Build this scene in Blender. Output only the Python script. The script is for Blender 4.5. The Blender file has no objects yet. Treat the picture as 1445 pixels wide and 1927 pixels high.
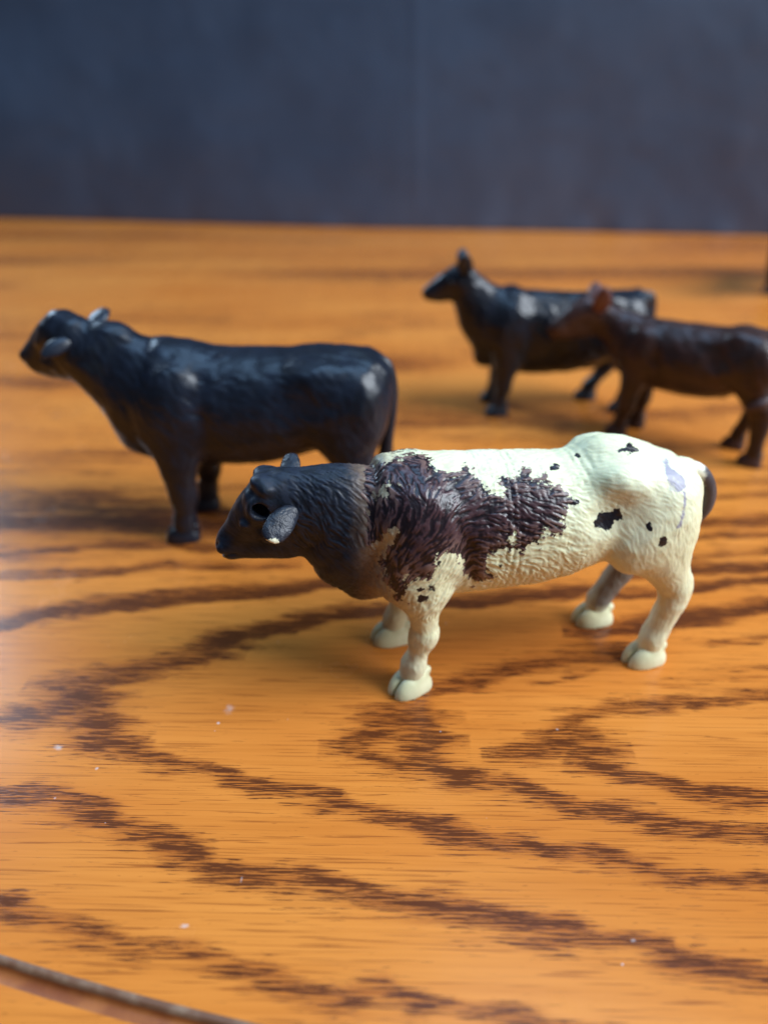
import bpy, bmesh, math, random
import numpy as np
from mathutils import Vector, Matrix
R = math.radians
SC = bpy.context.scene

# ------------------------------------------------------------------ camera, world, lamps, exposure
cam_d = bpy.data.cameras.new('camera'); cam = bpy.data.objects.new('camera', cam_d)
SC.collection.objects.link(cam); SC.camera = cam
cam.location = (0, 0, .107); cam.rotation_euler = (R(90-29.5), 0, 0)
cam_d.sensor_fit = 'HORIZONTAL'; cam_d.sensor_width = 36; cam_d.lens = 36.05
cam_d.clip_start = .005; cam_d.clip_end = 20
cam_d.dof.use_dof = True; cam_d.dof.focus_distance = .130; cam_d.dof.aperture_fstop = 12.0

world = bpy.data.worlds.new('World'); SC.world = world; world.use_nodes = True
bg = world.node_tree.nodes['Background']
bg.inputs[0].default_value = (.62, .72, .9, 1); bg.inputs[1].default_value = .09

def area(name, loc, target, sx, sy, power, col):
    d = bpy.data.lights.new(name, 'AREA'); d.shape = 'RECTANGLE'; d.size = sx; d.size_y = sy
    d.energy = power; d.color = col
    o = bpy.data.objects.new(name, d); SC.collection.objects.link(o); o.location = loc
    o.rotation_euler = (Vector(target)-Vector(loc)).to_track_quat('-Z', 'Y').to_euler()
    return o
area('window_light', (1.20, -.06, .98), (.05, .28, 0), .95, .95, 45.0, (.84, .92, 1))
area('window_light_left', (-1.30, 1.50, 1.00), (-.05, .25, 0), .5, .8, 22.0, (.54, .76, 1))
area('overhead_fill', (.10, .22, 1.40), (.05, .25, 0), 1.3, .6, 12.0, (.34, .62, 1))  # added blue overhead fill for the toys' tops, standing in for ceiling bounce

vs = SC.view_settings
vs.view_transform = 'Standard'; vs.look = 'None'; vs.exposure = .1; vs.gamma = 1; vs.use_curve_mapping = False

# ------------------------------------------------------------------ helpers
RNG = np.random.default_rng(7)
LAT = RNG.random((64, 64, 64), dtype=np.float32)
def vnoise(P):
    """periodic value noise, P (n,3) -> 0..1"""
    I = np.floor(P).astype(np.int64); f = (P-I).astype(np.float32); f = f*f*(3-2*f); I &= 63; J = (I+1) & 63
    x0, y0, z0 = I.T; x1, y1, z1 = J.T; fx, fy, fz = f.T
    def L(a, b, t): return a+(b-a)*t
    return L(L(L(LAT[x0, y0, z0], LAT[x1, y0, z0], fx), L(LAT[x0, y1, z0], LAT[x1, y1, z0], fx), fy),
             L(L(LAT[x0, y0, z1], LAT[x1, y0, z1], fx), L(LAT[x0, y1, z1], LAT[x1, y1, z1], fx), fy), fz)

def smin(a, b, k):
    h = np.maximum(k-np.abs(a-b), 0)/k
    return np.minimum(a, b)-h*h*k*.25

def catmull(P, n):
    P = np.asarray(P, float); m = len(P)
    Q = np.vstack([2*P[0]-P[1], P, 2*P[-1]-P[-2]])
    t = np.linspace(0, m-1-1e-6, n); i = t.astype(int); f = (t-i)[:, None]
    a, b, c, d = Q[i], Q[i+1], Q[i+2], Q[i+3]
    return .5*((2*b)+(-a+c)*f+(2*a-5*b+4*c-d)*f**2+(-a+3*b-3*c+d)*f**3)

class Sculpt:
    """a signed distance field on a grid (centimetres) that grows by smooth unions and cuts"""
    def __init__(s, lo, hi, h):
        s.h = h; s.lo = np.array(lo, np.float32)
        s.ax = [np.arange(lo[i], hi[i]+h, h, dtype=np.float32) for i in range(3)]
        s.D = np.full([len(a) for a in s.ax], 1.0, np.float32)
    def box(s, c, r, pad):
        sl = []
        for i in range(3):
            a = int(np.searchsorted(s.ax[i], c[i]-r-pad)); b = int(np.searchsorted(s.ax[i], c[i]+r+pad))
            sl.append(slice(max(a, 0), max(b, 0)))
        return tuple(sl)
    def ell_d(s, c, r, M, sl):
        X = s.ax[0][sl[0]]-np.float32(c[0]); Y = s.ax[1][sl[1]]-np.float32(c[1]); Z = s.ax[2][sl[2]]-np.float32(c[2])
        X = X[:, None, None]; Y = Y[None, :, None]; Z = Z[None, None, :]
        k0 = 0; k1 = 0
        for j in range(3):
            m = M[j].astype(np.float32); q = (X*m[0]+Y*m[1]+Z*m[2])/np.float32(r[j])
            k0 = k0+q*q; k1 = k1+(q/np.float32(r[j]))**2
        k0 = np.sqrt(k0); k1 = np.sqrt(k1)+1e-6
        return k0*(k0-1)/k1
    def ell(s, c, r, k=.2, rot=(0, 0, 0), sub=False):
        from mathutils import Euler
        M = np.array(Euler([R(a) for a in rot]).to_matrix()).T
        sl = s.box(c, max(r), k+.15); d = s.ell_d(c, r, M, sl)
        if d.size == 0: return
        if sub: s.D[sl] = -smin(-s.D[sl], d, k)
        else: s.D[sl] = smin(s.D[sl], d, k)
    def both(s, c, r, k=.2, rot=(0, 0, 0), sub=False):
        s.ell(c, r, k, rot, sub); s.ell((c[0], -c[1], c[2]), r, k, (-rot[0], rot[1], -rot[2]), sub)
    def tube(s, pts, k=.2, n=None, side=(0, 1, 0), rt=None, fn=None, sub=False):
        """pts rows: x, y, z, radius in the plane, radius to the side"""
        A = np.asarray(pts, float)
        if fn is not None: A = np.hstack([np.array([fn(p) for p in A[:, :3]]), A[:, 3:]])
        L = np.linalg.norm(np.diff(A[:, :3], axis=0), axis=1).sum()
        n = n or int(max(8, min(90, L/(A[:, 3:5].min()*.16))))
        S = catmull(A, n); T = np.gradient(S[:, :3], axis=0); T /= np.linalg.norm(T, axis=1)[:, None]
        lo = (S[:, :3]-S[:, 3:5].max()).min(0); hi = (S[:, :3]+S[:, 3:5].max()).max(0)
        sl0 = s.box((lo+hi)/2, 0, 0)
        sl = []
        for i in range(3):
            a = int(np.searchsorted(s.ax[i], lo[i]-k-.15)); b = int(np.searchsorted(s.ax[i], hi[i]+k+.15)); sl.append(slice(max(a, 0), max(b, 0)))
        sl = tuple(sl); G = np.full_like(s.D[sl], 1.0)
        for i in range(n):
            t = T[i]; sd = np.array(side, float); sd = sd-t*(sd@t); sd /= np.linalg.norm(sd); nn = np.cross(sd, t)
            rr = (rt if rt else min(S[i, 3], S[i, 4]), S[i, 3], S[i, 4])
            b = s.box(S[i, :3], max(rr), k+.15)
            d = s.ell_d(S[i, :3], rr, np.array([t, nn, sd]), b)
            g = tuple(slice(b[j].start-sl[j].start, b[j].stop-sl[j].start) for j in range(3))
            if d.size: G[g] = np.minimum(G[g], d)
        if sub: s.D[sl] = -smin(-s.D[sl], G, k)
        else: s.D[sl] = smin(s.D[sl], G, k)
    def cut_below(s, z):
        s.D = np.maximum(s.D, (z-s.ax[2])[None, None, :])
    def mesh(s, smooth=2):
        """surface nets"""
        D = s.D; sg = D < 0
        nx, ny, nz = D.shape
        cor = [(i, j, k) for i in (0, 1) for j in (0, 1) for k in (0, 1)]
        def C(a, c): return a[c[0]:nx-1+c[0], c[1]:ny-1+c[1], c[2]:nz-1+c[2]]
        cnt = sum(C(sg, c).astype(np.int8) for c in cor)
        act = (cnt > 0) & (cnt < 8); idx = np.argwhere(act)
        vid = np.full(act.shape, -1, np.int64); vid[act] = np.arange(len(idx))
        V = np.array([D[idx[:, 0]+c[0], idx[:, 1]+c[1], idx[:, 2]+c[2]] for c in cor]).T
        acc = np.zeros((len(idx), 3)); w = np.zeros(len(idx))
        for a in range(8):
            for b in range(a+1, 8):
                if sum(x != y for x, y in zip(cor[a], cor[b])) != 1: continue
                va, vb = V[:, a], V[:, b]; m = (va < 0) != (vb < 0)
                t = np.where(m, va/np.where(m, va-vb, 1), 0)[:, None]
                p = np.array(cor[a])*(1-t)+np.array(cor[b])*t
                acc += p*m[:, None]; w += m
        P = (idx+acc/w[:, None])*s.h+s.lo
        F = []
        for ax in range(3):
            u, v = (ax+1) % 3, (ax+2) % 3
            sA = [slice(1, -1)]*3; sA[ax] = slice(0, -1); sB = list(sA); sB[ax] = slice(1, None)
            A_, B_ = sg[tuple(sA)], sg[tuple(sB)]
            for flip, m in ((False, A_ & ~B_), (True, ~A_ & B_)):
                e = np.argwhere(m)
                if not len(e): continue
                o = np.array([1, 1, 1]); o[ax] = 0; e = e+o
                def at(du, dv):
                    q = e.copy(); q[:, u] += du; q[:, v] += dv
                    return vid[q[:, 0], q[:, 1], q[:, 2]]
                f = np.stack([at(-1, -1), at(0, -1), at(0, 0), at(-1, 0)], 1)
                F.append(f[:, ::-1] if flip else f)
        F = np.concatenate(F); F = F[(F >= 0).all(1)]
        for _ in range(smooth):
            acc = np.zeros_like(P); w = np.zeros(len(P))
            for a in range(4):
                for b in ((a+1) % 4, (a+3) % 4):
                    for j in range(3): acc[:, j] += np.bincount(F[:, a], P[F[:, b], j], len(P))
                    w += np.bincount(F[:, a], minlength=len(P))
            P = P*.5+.5*acc/np.maximum(w, 1)[:, None]
        return P, F

def mk_mesh(name, P, F, smooth=True):
    """P in metres"""
    P = np.asarray(P, np.float32); F = np.asarray(F, np.int32); m = bpy.data.meshes.new(name)
    m.vertices.add(len(P)); m.vertices.foreach_set('co', P.ravel())
    k = F.shape[1]; m.loops.add(F.size); m.loops.foreach_set('vertex_index', F.ravel())
    m.polygons.add(len(F)); m.polygons.foreach_set('loop_start', np.arange(0, F.size, k, dtype=np.int32))
    m.polygons.foreach_set('use_smooth', np.full(len(F), smooth)); m.update(calc_edges=True); m.validate()
    return m

def subdivided(m, lv=1):
    o = bpy.data.objects.new('tmp', m); SC.collection.objects.link(o)
    md = o.modifiers.new('s', 'SUBSURF'); md.levels = lv; md.render_levels = lv
    dg = bpy.context.evaluated_depsgraph_get(); r = bpy.data.meshes.new_from_object(o.evaluated_get(dg))
    bpy.data.objects.remove(o); return r

def get_co(m):
    a = np.empty(len(m.vertices)*3, np.float32); m.vertices.foreach_get('co', a); return a.reshape(-1, 3)
def get_no(m):
    a = np.empty(len(m.vertices)*3, np.float32); m.vertex_normals.foreach_get('vector', a); return a.reshape(-1, 3)
def set_attr(m, name, v):
    a = m.attributes.get(name) or m.attributes.new(name, 'FLOAT', 'POINT'); a.data.foreach_set('value', np.asarray(v, np.float32))

def obj(name, m, mat, parent=None):
    o = bpy.data.objects.new(name, m); SC.collection.objects.link(o)
    if mat and not m.materials: m.materials.append(mat)
    if parent: o.parent = parent
    return o
def tag(o, label=None, cat=None, group=None, kind=None):
    for k, v in (('label', label), ('category', cat), ('group', group), ('kind', kind)):
        if v: o[k] = v
    return o
def empty(name, loc, yaw=0):
    e = bpy.data.objects.new(name, None); SC.collection.objects.link(e); e.location = loc; e.rotation_euler = (0, 0, yaw)
    e.empty_display_size = .01; return e

class NT:
    """small node-tree writer"""
    def __init__(s, name):
        s.m = bpy.data.materials.new(name); s.m.use_nodes = True; s.t = s.m.node_tree; s.t.nodes.clear()
        s.out = s.n('ShaderNodeOutputMaterial'); s.b = s.n('ShaderNodeBsdfPrincipled'); s.l(s.b, 0, s.out, 0)
    def n(s, ty, **kw):
        x = s.t.nodes.new(ty)
        for k, v in kw.items(): setattr(x, k, v)
        return x
    def l(s, a, i, b, j): s.t.links.new(a.outputs[i], b.inputs[j])
    def put(s, sock, v):
        if isinstance(v, tuple) and len(v) == 2 and hasattr(v[0], 'outputs'): s.t.links.new(v[0].outputs[v[1]], sock)
        elif hasattr(v, 'outputs'): s.t.links.new(v.outputs[0], sock)
        else: sock.default_value = v
    def math(s, op, a, b=0., c=0., clamp=False):
        x = s.n('ShaderNodeMath', operation=op, use_clamp=clamp); s.put(x.inputs[0], a); s.put(x.inputs[1], b)
        if op in ('MULTIPLY_ADD',): s.put(x.inputs[2], c)
        return x
    def ramp(s, v, lo, hi, a=0., b=1.):
        x = s.n('ShaderNodeMapRange', interpolation_type='SMOOTHSTEP'); s.put(x.inputs[0], v)
        for i, q in enumerate((lo, hi, a, b)): s.put(x.inputs[i+1], q)
        return x
    def mix(s, f, a, b):
        x = s.n('ShaderNodeMix', data_type='RGBA'); s.put(x.inputs[0], f)
        s.put(x.inputs[6], a+(1,) if isinstance(a, tuple) and len(a) == 3 else a); s.put(x.inputs[7], b+(1,) if isinstance(b, tuple) and len(b) == 3 else b)
        return (x, 2)
    def noise(s, vec, scale, detail=2., rough=.5, dist=0.):
        x = s.n('ShaderNodeTexNoise'); s.put(x.inputs['Vector'], vec); x.inputs['Scale'].default_value = scale
        x.inputs['Detail'].default_value = detail; x.inputs['Roughness'].default_value = rough; x.inputs['Distortion'].default_value = dist
        return (x, 0)
    def coord(s): return (s.n('ShaderNodeTexCoord'), 3)
    def mapped(s, vec, scale=(1, 1, 1), rot=(0, 0, 0), loc=(0, 0, 0)):
        x = s.n('ShaderNodeMapping'); s.put(x.inputs[0], vec); x.inputs['Scale'].default_value = scale
        x.inputs['Rotation'].default_value = rot; x.inputs['Location'].default_value = loc; return (x, 0)
    def attr(s, name): x = s.n('ShaderNodeAttribute', attribute_name=name); return (x, 2)
    def bump(s, h, strength, dist, prev=None):
        x = s.n('ShaderNodeBump'); x.inputs['Strength'].default_value = strength; x.inputs['Distance'].default_value = dist
        s.put(x.inputs['Height'], h)
        if prev: s.put(x.inputs['Normal'], prev)
        return x
    def set(s, **kw):
        for k, v in kw.items():
            v = v+(1,) if isinstance(v, tuple) and len(v) == 3 and not hasattr(v[0], 'outputs') else v
            s.put(s.b.inputs[k.replace('_', ' ')], v)
        return s.m
# ------------------------------------------------------------------ the table
# dark bands over the oak veneer, mostly growth rings: strength, half width, course over the table top (centimetres)
BANDS = [
 (1.0,0.2,[(-7.82,9.37),(-6.64,9.23),(-5.68,9.12),(-4.64,8.7),(-3.64,8.29),(-2.93,7.94),(-2.26,7.71),(-0.99,7.44),(-0.0,7.24),(0.79,7.07),(1.74,6.86),(2.69,6.74),(3.23,6.6),(3.78,6.54),(4.25,6.26),(4.94,6.13),(5.26,6.04),(6.02,5.9)]),
 (0.95,0.17,[(-5.22,10.23),(-4.33,10.04),(-3.55,9.79),(-2.55,9.49),(-1.82,9.25),(-0.88,8.97),(-0.0,8.7),(0.65,8.49),(1.5,8.27),(2.34,8.09),(3.35,7.9),(4.16,7.78),(4.94,7.64),(5.89,7.51),(6.75,7.35)]),
 (1.0,0.3,[(-6.99,10.98),(-6.33,11.12),(-5.93,11.64),(-5.48,10.91),(-5.09,10.3)]),
 (0.9,0.3,[(-6.41,11.64),(-5.97,11.76),(-5.23,12.05),(-4.55,12.34),(-3.83,12.61)]),
 (1.0,0.22,[(-3.82,12.52),(-3.5,12.87),(-3.21,13.37),(-2.38,13.6),(-1.54,13.92),(-0.4,14.22),(0.95,14.42),(2.0,14.55),(3.23,14.73),(4.57,14.95)]),
 (0.95,0.26,[(-0.52,10.43),(0.13,10.91),(0.69,10.98),(0.86,10.36),(0.55,9.91)]),
 (0.85,0.25,[(0.18,10.91),(1.21,11.64),(2.29,12.02),(3.41,12.36),(4.35,12.61),(5.07,12.78)]),
 (0.6,0.12,[(2.98,11.79),(3.89,12.03),(4.59,12.24)]),
 (1.0,0.17,[(-0.22,10.04),(0.71,9.76),(1.4,9.52),(2.3,9.29),(2.95,9.08),(3.8,8.84),(4.43,8.7),(5.26,8.52),(6.25,8.33),(7.15,8.14)]),
 (0.9,0.28,[(2.56,10.17),(3.19,10.3),(3.66,10.49),(3.78,10.17)]),
 (0.85,0.18,[(3.12,10.3),(3.86,10.91),(4.94,11.09),(5.69,11.24),(6.81,11.41),(7.54,11.47),(8.68,11.59)]),
 (1.0,0.17,[(3.63,9.91),(4.45,9.55),(5.08,9.31),(5.93,9.13),(6.54,9.01),(7.49,8.81)]),
 (0.85,0.16,[(-6.59,7.26),(-5.7,7.07),(-4.82,6.82),(-4.18,6.64),(-3.57,6.52),(-2.8,6.45),(-2.21,6.32),(-1.63,6.11),(-1.07,5.99),(-0.52,5.81),(-0.0,5.84),(0.53,5.71),(1.22,5.61),(1.74,5.52),(2.32,5.4),(3.23,5.21)]),
 (1.0,0.24,[(-9.91,13.04),(-8.55,13.61),(-7.7,14.06),(-6.94,14.3),(-5.93,14.46),(-5.11,14.61),(-3.65,14.84),(-2.07,15.12),(-0.29,15.34)]),
 (0.75,0.22,[(-10.7,15.57),(-9.44,15.66),(-8.35,15.76),(-7.41,15.69),(-6.57,15.9),(-5.46,16.01),(-4.08,16.01),(-2.7,16.09)]),
 (0.75,0.22,[(-11.17,16.53),(-9.88,16.68),(-8.97,16.78),(-8.09,16.96),(-7.42,17.12),(-6.19,17.04),(-5.21,16.96),(-4.05,16.98),(-1.68,16.78)]),
 (1.0,0.4,[(-11.78,18.36),(-10.64,18.42),(-9.19,18.48),(-7.69,18.42),(-5.79,18.48),(-4.43,18.27),(-2.36,18.13)]),  # broad dark strip by the black bull's feet
 (0.85,0.22,[(-11.83,19.08),(-10.05,19.17),(-8.2,19.08),(-6.36,18.96),(-4.53,18.87)]),
 (0.6,0.22,[(-12.75,19.71),(-11.17,19.65),(-10.1,19.65),(-8.43,19.78),(-6.55,19.71)]),
 (0.4,0.22,[(-13.13,20.48),(-11.58,20.59),(-9.62,20.48),(-7.41,20.59)]),
 (0.45,0.25,[(-13.66,21.56),(-12.02,21.6),(-10.55,21.67),(-8.67,21.52)]),
 (0.3,0.3,[(-14.44,23.14),(-11.55,22.93),(-9.21,23.26)]),
 (0.55,0.25,[(9.25,20.59),(10.15,20.66),(11.68,20.83),(13.63,21.01)]),
 (0.65,0.22,[(9.08,19.65),(9.79,19.71),(11.28,19.91),(13.15,20.04)]),
 (0.7,0.22,[(8.6,18.27),(9.53,18.39),(10.69,18.54),(12.48,18.72)]),
 (0.75,0.2,[(8.13,17.35),(9.19,17.52),(10.29,17.63),(11.98,17.74)]),
 (0.6,0.2,[(7.72,16.58),(8.89,16.73),(9.92,16.78),(11.55,16.88)]),
 (0.95,0.2,[(5.98,15.69),(7.91,15.97),(9.07,16.04),(10.38,16.13),(11.79,16.28)]),
 (0.9,0.2,[(5.33,14.69),(7.66,15.12),(9.25,15.43),(10.69,15.69)]),
 (1.0,0.25,[(4.65,13.41),(5.64,13.6),(6.96,13.88),(7.86,14.14),(8.76,14.3),(10.15,14.59)]),
 (0.55,0.16,[(6.98,13.04),(7.86,13.23),(8.42,13.32),(9.62,13.5)]),
 (0.5,0.15,[(5.69,11.87),(6.61,12.03),(7.96,12.27),(9.09,12.44)]),
 (0.55,0.5,[(-1.62,26.64),(0.73,26.38),(2.66,26.12),(4.53,25.63),(6.33,25.14)]),  # grain together with the rear cow's cast shadow, painted into the wood
 (0.45,0.5,[(0.32,24.44),(2.5,24.22),(4.31,24.13),(6.72,23.56),(10.21,23.35)]),
 (0.45,0.5,[(0.29,21.94),(2.35,22.33),(4.07,22.45)]),
 (0.4,0.6,[(-10.15,36.96),(-9.44,37.23),(-8.51,36.78)]),
 (0.45,0.6,[(-2.05,35.22),(-0.83,36.25),(0.58,37.14),(2.83,37.7)]),
 (0.35,0.6,[(-17.58,34.41),(-16.17,33.93),(-19.12,34.57)]),
 (0.3,0.8,[(-0.06,31.44),(1.29,31.16),(2.42,31.44)]),
 (0.25,0.8,[(-17.11,30.76),(-14.59,29.48),(-12.75,28.0),(-11.45,26.64)]),
 (0.3,0.6,[(-14.44,27.17),(-12.48,26.74),(-10.34,25.63)]),
 (0.35,0.5,[(-14.5,25.14),(-12.32,24.86),(-9.58,24.44)]),
 (0.3,0.9,[(-20.18,40.38),(-17.02,40.91),(-11.67,39.86),(-6.77,40.38)]),
 (0.25,1.2,[(-17.12,48.42),(-10.13,49.61),(-2.7,48.42),(2.57,49.16)]),
 (0.3,1.2,[(4.41,35.22),(6.62,33.62),(8.84,32.86)])]

SMUDGES = [(-0.0597, 0.1014, 0.0018, 0.0011, 0.55), (-0.03, 0.1112, 0.0016, 0.0024, 0.33), (-0.0315, 0.1075, 0.0006, 0.0005, 0.8), (-0.051, 0.0965, 0.0005, 0.0006, 0.7), (-0.0289, 0.0673, 0.0011, 0.0006, 0.55), (-0.0561, 0.09, 0.0004, 0.0004, 0.7), (0.0354, 0.0652, 0.0006, 0.0004, 0.5), (0.0326, 0.1059, 0.0005, 0.0004, 0.6), (-0.0218, 0.0748, 0.0003, 0.0009, 0.4)]   # dull marks in the varnish: place, size, strength
def wood(name, banded=True, dark=False):
    N = NT(name); co = N.coord(); xy = N.mapped(co, rot=(0, 0, R(1.2)))
    slow = N.noise(N.mapped(xy, (7, 26, 1)), 1.0, 3., .55)
    fibre = N.noise(N.mapped(xy, (22, 900, 1)), 1.0, 3., .6)
    b = N.attr('band') if banded else N.math('MULTIPLY', N.ramp(N.noise(N.mapped(xy, (6, 60, 1)), 1.0, 3., .6, 1.), .5, .68), .9)
    # ragged pores gather where the dark bands run
    s1 = N.noise(N.mapped(xy, (150, 3300, 1)), 1.0, 3., .62, .05)
    s2 = N.noise(N.mapped(xy, (60, 700, 1), loc=(3, 5, 0)), 1.0, 2., .55, .2)
    lev = N.math('MULTIPLY_ADD', b, .34, N.math('MULTIPLY_ADD', s2, .35, N.math('MULTIPLY_ADD', s1, 1.2, -.30)))
    pore = N.ramp(lev, .68, .80)
    soft = N.ramp(N.math('MULTIPLY_ADD', s2, .8, b), .65, 1.35)
    # lone thin pore lines in the pale wood
    s3 = N.noise(N.mapped(xy, (62, 2300, 1), loc=(9, 2, 0)), 1.0, 1.5, .5, .05)
    lone = N.ramp(s3, .60, .67, 0, .60)
    lone = N.math('MAXIMUM', lone, N.ramp(N.noise(N.mapped(xy, (40, 3300, 1), loc=(2, 4, 0)), 1.0, 1.5, .5, .04), .61, .68, 0, .42))
    dots = N.ramp(N.noise(N.mapped(xy, (420, 2300, 1), loc=(1, 7, 0)), 1.0, 1., .5), .70, .78, 0, .38)
    c = N.mix(N.ramp(slow, .3, .7), (.57, .175, .026), (.66, .236, .042))
    c = N.mix(N.math('MULTIPLY', N.ramp(fibre, .35, .7), .30), c, (.42, .115, .014))
    c = N.mix(N.math('MULTIPLY', soft, .56), c, (.28, .062, .010))
    c = N.mix(N.math('MAXIMUM', lone, dots), c, (.20, .045, .009))
    c = N.mix(N.math('MULTIPLY', pore, .93), c, (.082, .022, .008))
    if dark: c = N.mix(.85, c, (.10, .03, .012))
    # dull smudges and pale scratches in the varnish
    sm = N.ramp(N.noise(co, 55, 4., .6), .60, .75, 0, .5)
    if banded:
        for (px, py, rx, ry, am) in SMUDGES:
            q = N.mapped(co, (1/rx, 1/ry, 1), loc=(-px/rx, -py/ry, 0)); ln = N.n('ShaderNodeVectorMath', operation='LENGTH'); N.put(ln.inputs[0], q)
            k = N.ramp(N.math('MULTIPLY_ADD', N.noise(co, 900, 4., .7), 1.5, (ln, 1)), 1.55, .65, 0, am)
            c = N.mix(k, c, (.62, .55, .52))
        sp = N.ramp(N.noise(N.mapped(co, (1, 1, 0)), 620, 1., .5), .815, .835, 0, .7)
        c = N.mix(sp, c, (.70, .66, .66))
    h = N.math('MULTIPLY_ADD', pore, -.5, N.math('MULTIPLY', fibre, .5))
    bp = N.bump(h, .10, .0002)
    N.set(Base_Color=c, Normal=(bp, 0), Roughness=N.math('MULTIPLY_ADD', sm, .15, .25), Specular_IOR_Level=.24)
    N.b.inputs['Coat Weight'].default_value = .0
    return N.m

TC = np.array([9.5, 59.25]); TR = 55.0
def axis(lo, f0, f1, hi, h, g=1.12, mx=2.2):
    a = list(np.arange(f0, f1+h, h)); s = h
    while a[-1] < hi: s = min(s*g, mx); a.append(a[-1]+s)
    s = h
    while a[0] > lo: s = min(s*g, mx); a.insert(0, a[0]-s)
    return np.array(a)
gx = axis(-48, -9, 12, 67, .11); gy = axis(3, 4.5, 19, 117, .10, 1.05)
GX, GY = np.meshgrid(gx, gy, indexing='ij'); P2 = np.stack([GX.ravel(), GY.ravel()], 1)
band = np.zeros(len(P2))
wob = (vnoise(np.c_[P2*[.9, 2.2], np.zeros(len(P2))])-.5)*.28+(vnoise(np.c_[P2*[2.6, 6], np.ones(len(P2))*5])-.5)*.14
def SHARP_BELOW(q): return q[:, 1].mean() > 10.2 and (q[-1, 1]-q[0, 1])*(q[-1, 0]-q[0, 0]) > 0
for st, hw, pts in BANDS:
    q = np.array(pts); d2 = np.full(len(P2), 1e9)
    m = (P2[:, 0] > q[:, 0].min()-3*hw) & (P2[:, 0] < q[:, 0].max()+3*hw) & (P2[:, 1] > q[:, 1].min()-3*hw-.3) & (P2[:, 1] < q[:, 1].max()+3*hw+.3)
    if not m.any(): continue
    p = P2[m]+np.c_[np.zeros(m.sum()), wob[m]]; dd = np.full(len(p), 1e9)
    sd = -1 if SHARP_BELOW(q) else 1                            # the ring's crisp late-wood edge
    for a, b in zip(q[:-1], q[1:]):
        ab = b-a; t = np.clip(((p-a)@ab)/(ab@ab), 0, 1); v = p-(a+t[:, None]*ab)
        sc_ = np.where(v[:, 1]*sd > 0, 1.7, .72)
        dd = np.minimum(dd, ((v[:, 0]*.5)**2+v[:, 1]**2)*sc_**2)
    band[m] = np.maximum(band[m], st*np.exp(-dd/(hw*hw)*.42))
band[P2[:, 1] > 13] *= 1.25
nearf = np.clip((P2[:, 1]-12.5)/4, 0, 1); far = np.clip((P2[:, 1]-22)/18, 0, 1)      # straight figure farther out
fine_ = vnoise(np.c_[P2*[.10, 1.15], np.zeros(len(P2))+3])*.6+vnoise(np.c_[P2*[.22, 2.4], np.zeros(len(P2))+9])*.4
band = np.maximum(band, nearf*(1-.35*far)*.95*np.clip((fine_-.50)*3.4, 0, 1))
band = np.maximum(band, far*.8*np.clip((vnoise(np.c_[P2*[.035, .42], np.zeros(len(P2))+3])-.45)*2.6, 0, 1))
r = np.hypot(*(P2-TC).T); out = r > TR
Pc = P2.copy(); Pc[out] = TC+(P2[out]-TC)/r[out][:, None]*TR
nx, ny = len(gx), len(gy); I = np.arange(nx*ny).reshape(nx, ny)
Fq = np.stack([I[:-1, :-1], I[1:, :-1], I[1:, 1:], I[:-1, 1:]], -1).reshape(-1, 4)
Fq = Fq[~out[Fq].all(1)]
use = np.unique(Fq); re = np.full(nx*ny, -1); re[use] = np.arange(len(use))
tm = mk_mesh('tabletop', np.c_[Pc[use]*.01, np.zeros(len(use))], re[Fq]); set_attr(tm, 'band', band[use])
table = empty('table', (0, 0, 0))
tag(table, 'round varnished oak table top with dark cathedral grain, under all the toy animals', 'table')
M_WOOD = wood('oak_veneer'); M_RIM = wood('oak_rim', False)
obj('tabletop', tm, M_WOOD, table)

def lathe(name, prof, mat, seg=900):
    a = np.linspace(0, 2*np.pi, seg, endpoint=False); V = []; n = len(prof)
    for rr, z in prof:
        rr = np.full(seg, rr)
        V.append(np.c_[TC[0]+rr*np.cos(a), TC[1]+rr*np.sin(a), np.full(seg, z)])
    V = np.concatenate(V)*.01; F = []
    i = np.arange(seg); j = (i+1) % seg
    for k in range(n-1): F.append(np.stack([k*seg+i, (k+1)*seg+i, (k+1)*seg+j, k*seg+j], 1))
    return obj(name, mk_mesh(name, V, np.concatenate(F)[:, ::-1]), mat, table)
N = NT('worn_edge'); co = N.coord()
c = N.mix(N.ramp(N.noise(co, 200, 4., .6), .38, .72), (.15, .065, .032), (.27, .17, .105))
M_EDGE = N.set(Base_Color=c, Roughness=.42)
N = NT('red_brown_groove'); c = N.mix(N.ramp(N.noise(N.coord(), 160, 4., .6), .35, .7), (.22, .058, .015), (.37, .12, .03))  # mottled red-brown groove, darker than the rim wood
M_GROOVE = N.set(Base_Color=c, Roughness=.4)
lathe('edge_bead', [(TR-.02, .0), (TR+.015, .006), (TR+.05, .002), (TR+.075, -.018), (TR+.09, -.06)], M_EDGE)
lathe('groove', [(TR+.09, -.06), (TR+.10, -.10), (TR+.12, -.13), (TR+.18, -.145), (TR+.27, -.135)], M_GROOVE)
lathe('rim', [(TR+.27, -.135), (TR+.5, -.12), (TR+1.6, -.26), (TR+3, -.5), (TR+3.8, -.9), (TR+4.1, -1.6), (TR+4.0, -2.6), (TR+3, -3.0), (TR-10, -3.0)], M_RIM)

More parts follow.
